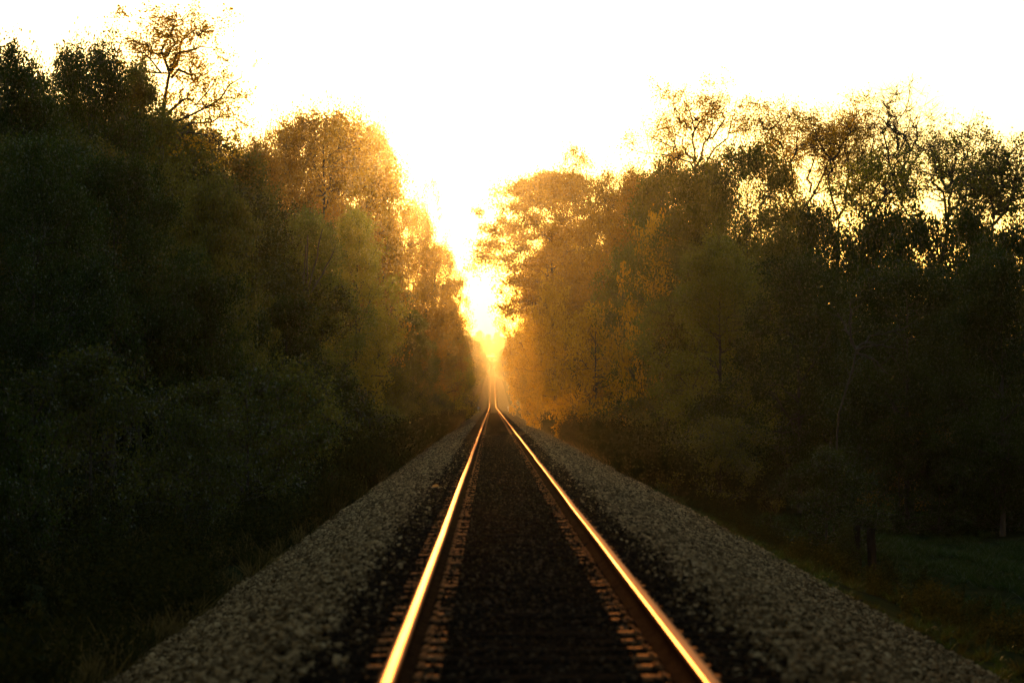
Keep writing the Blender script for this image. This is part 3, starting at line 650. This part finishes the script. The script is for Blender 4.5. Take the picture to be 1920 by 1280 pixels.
weeds(4.1, 5.4, 18, 75, 700, [0, 5, 5], .2, .5); weeds(5.2, 8, 18, 75, 1500, [0, 5, 5, 1, 3], .3, .65)  # few, low, dark tufts put the missing tree shade into the right verge
weeds(4.0, 8.5, 75, 220, 2600, [1, 2, 3, 4, 4], .8, 1.7)
weeds(7, 19, 40, 80, 4000, [5], .5, .9)
weeds(-6.5, -4, 220, 520, 700, [1, 3], 1.0, 1.6); weeds(4.8, 7, 220, 520, 700, [1, 3], 1.0, 1.6)
scatter('weeds', np.array(P), np.array(RT), np.array(S), K, wp, 'weeds and rough grass along the foot of both ballast slopes', 'weeds')

# ------------------------------------------------------------------ bare saplings, branches, posts, markers
def sapling(name, polys, label, category, bark, leafN=0, leafc='olive', seed=0):
    """polys: list of (points in photo pixels, thickness px, depth offset) at distance Z"""
    Z, base, lines = polys
    x0 = wx(base[0], Z); g = zg(x0, Z)-.1
    e = bpy.data.objects.new(name, None); COL.objects.link(e); e.location = (x0, Z, g); tag(e, label, category)
    r = np.random.default_rng(seed)
    for j, (pts, w0, w1, d) in enumerate(lines):
        n = 10; q = np.array(pts, float); s = np.linspace(0, len(q)-1, n)
        X = np.interp(s, np.arange(len(q)), q[:, 0]); Yp = np.interp(s, np.arange(len(q)), q[:, 1])
        Pp = np.stack([(X-base[0])/FPX*Z, np.linspace(0, d, n), wz(Yp, Z)-g], 1)
        if j == 0: Pp[0] = (Pp[0, 0], 0, 0)
        Pp[1:-1] += r.normal(0, .02, (n-2, 3))
        Rr = np.linspace(w0, w1, n)*Z/FPX/2
        parts = [tubes(Pp[None], Rr[None], 6)]
        for k in range(5):                   # side twigs
            i = r.integers(3, n-1); L_ = r.uniform(.2, .6); dv = unit((Pp[-1]-Pp[0])+r.normal(0, 1.1, 3))*L_
            parts.append(tubes(np.stack([Pp[i], Pp[i]+dv*.5+r.normal(0, .02, 3), Pp[i]+dv])[None], np.array([[.012, .008, .004]]), 4))
        link('stem' if j == 0 else 'branch', mk_mesh('stem', *cat(parts), [M[bark]], smooth=True), e)
    return e
sapling('dead_sapling', (60, (1562, 850), [([(1562, 850), (1585, 740), (1600, 690), (1606, 655)], 4, 3, 0), ([(1606, 655), (1590, 620), (1575, 585)], 5, 2, .3), ([(1602, 650), (1592, 610), (1596, 560)], 5, 1.5, -.2),
        ([(1606, 655), (1640, 645), (1672, 652)], 5, 2, -.3), ([(1606, 660), (1645, 675), (1668, 700)], 5, 2, .2), ([(1606, 655), (1640, 630), (1712, 610)], 4, 1.5, .5)]),
        'dead grey sapling with forked bare twigs in the right-hand shade', 'tree', 'bark', seed=2)
sapling('bare_sapling', (107, (560, 640), [([(560, 640), (566, 570), (575, 520), (577, 440)], 6, 2, 0), ([(563, 590), (580, 540), (595, 480), (605, 430)], 5, 1.5, -.3), ([(566, 570), (600, 520), (625, 470)], 4, 1.5, .3), ([(564, 580), (572, 500), (574, 460)], 4, 1.5, -.5)]),
        'pale bare stems fanning upward in front of the left-hand tree wall', 'sapling', 'palebark', seed=4)
sapling('fallen_branch', (62, (455, 960), [([(453, 945), (474, 930), (490, 905), (508, 882)], 3, 1, .2), ([(474, 932), (500, 915), (535, 900)], 2.5, 1, -.3)]),
        'thin grey bare branch sticking out of the weeds on the left', 'branch', 'palebark', seed=6)

plant('shrub', 'shrub3', 1550, 57, 845, 230, 'dark', 'dark shrub at the foot of the dead grey sapling', 'shrub', rot=1.2)

for px in (1685, 1760, 1835, 1915):
    plant('shrub', 'shrub%d' % (1+px % 3), px, 72, 835, 210, 'dark', 'dark shrub at the back of the grass clearing', 'shrub', 'shrubs behind the clearing', rot=px*.1)

# old fence posts in the clearing
M['post'] = pmat('weathered_post', [(.3, (.014, .011, .008)), (.7, (.036, .028, .021))], scale=7, spec=.05, stretch=(1, 1, .2), bump=.7)
for px, py0, wpx_, lab in ((1602, 985, 22, 'weathered wooden post wrapped in weeds at the clearing'), (1632, 990, 18, 'slimmer weathered post beside the weed-wrapped one')):
    Z = 52; x = wx(px, Z); g = zg(x, Z)-.1; h = wz(py0, Z)-g; r_ = wpx_*Z/FPX/2
    bm = bmesh.new(); bmesh.ops.create_cone(bm, segments=9, radius1=r_, radius2=r_*.9, depth=h, cap_ends=True)
    bmesh.ops.subdivide_edges(bm, edges=[e for e in bm.edges if abs(e.verts[0].co.z-e.verts[1].co.z) > .3], cuts=5)
    for v in bm.verts:
        v.co.z += h/2; v.co.x += .02*math.sin(v.co.z*5); v.co *= 1+wr.normal(0, .015)
    bm.normal_update()
    me = bpy.data.meshes.new('post'); bm.to_mesh(me); bm.free(); me.materials.append(M['post'])
    o = link('fence_post', me, loc=(x, Z, g), rot=(0, R(2), 0)); tag(o, lab, 'post')
plant('shrub', 'shrub2', 1588, 51.5, 985, 60, 'dark', 'small dark bush clinging to the weathered post in the clearing', 'shrub', rot=2)

# pale markers at the dip
M['paint'] = pmat('faded_white_paint', [(.3, (.55, .52, .46)), (.7, (.75, .72, .66))], scale=4, bump=.2)
for px, Z, lab in ((897, 575, 'tiny pale marker post left of the rails at the dip'), (953, 575, 'tiny pale marker post right of the rails at the dip')):
    x = wx(px, Z); g = float(zprof(Z))+float(max(bedz(x), lat(x, Z)))-.05
    e = bpy.data.objects.new('marker_post', None); COL.objects.link(e); e.location = (x, Z, g); tag(e, lab, 'marker post')
    V, F = box(0, 0, .45, .1, .1, .9); link('post', mk_mesh('post', V, F, [M['paint']]), e)
    V, F = box(0, -.065, .95, .42, .03, .5); link('plate', mk_mesh('plate', V, F, [M['paint']]), e)

# fallen leaf on the ballast
M['dryleaf'] = leafmat('dry_leaf', (.18, .12, .055), (.24, .16, .075), trans=.3)
Z = 42.0; x = wx(816, Z); z = float(bedz(x))+.05
V = np.array([(-.14, 0, .01), (-.05, .07, .05), (.06, .08, .07), (.16, .02, .03), (.06, -.06, .06), (-.06, -.07, .04), (0, 0, .0)])
F = np.array([(0, 1, 6), (1, 2, 6), (2, 3, 6), (3, 4, 6), (4, 5, 6), (5, 0, 6)])
o = link('fallen_leaf', mk_mesh('fallen_leaf', V, F, [M['dryleaf']], tint=np.full(6, .5)), loc=(x, Z, z), rot=(R(35), 0, .3), scl=(.5, .5, .5))
tag(o, 'curled tan leaf lying on the ballast left of the rails', 'leaf')

# ------------------------------------------------------------------ haze
m, n, L = newmat('haze'); out = n.new('ShaderNodeOutputMaterial'); v = n.new('ShaderNodeVolumePrincipled')
v.inputs['Color'].default_value = (1.0, .80, .50, 1); v.inputs['Density'].default_value = HAZE; v.inputs['Anisotropy'].default_value = HAZE_G
L.new(v.outputs[0], out.inputs['Volume'])
V, F = box(0, 1255, 38, 820, 2710, 88)
o = link('haze', mk_mesh('haze', V, F, [m])); tag(o, 'golden evening haze in the air along the cutting', 'haze', None, 'stuff')
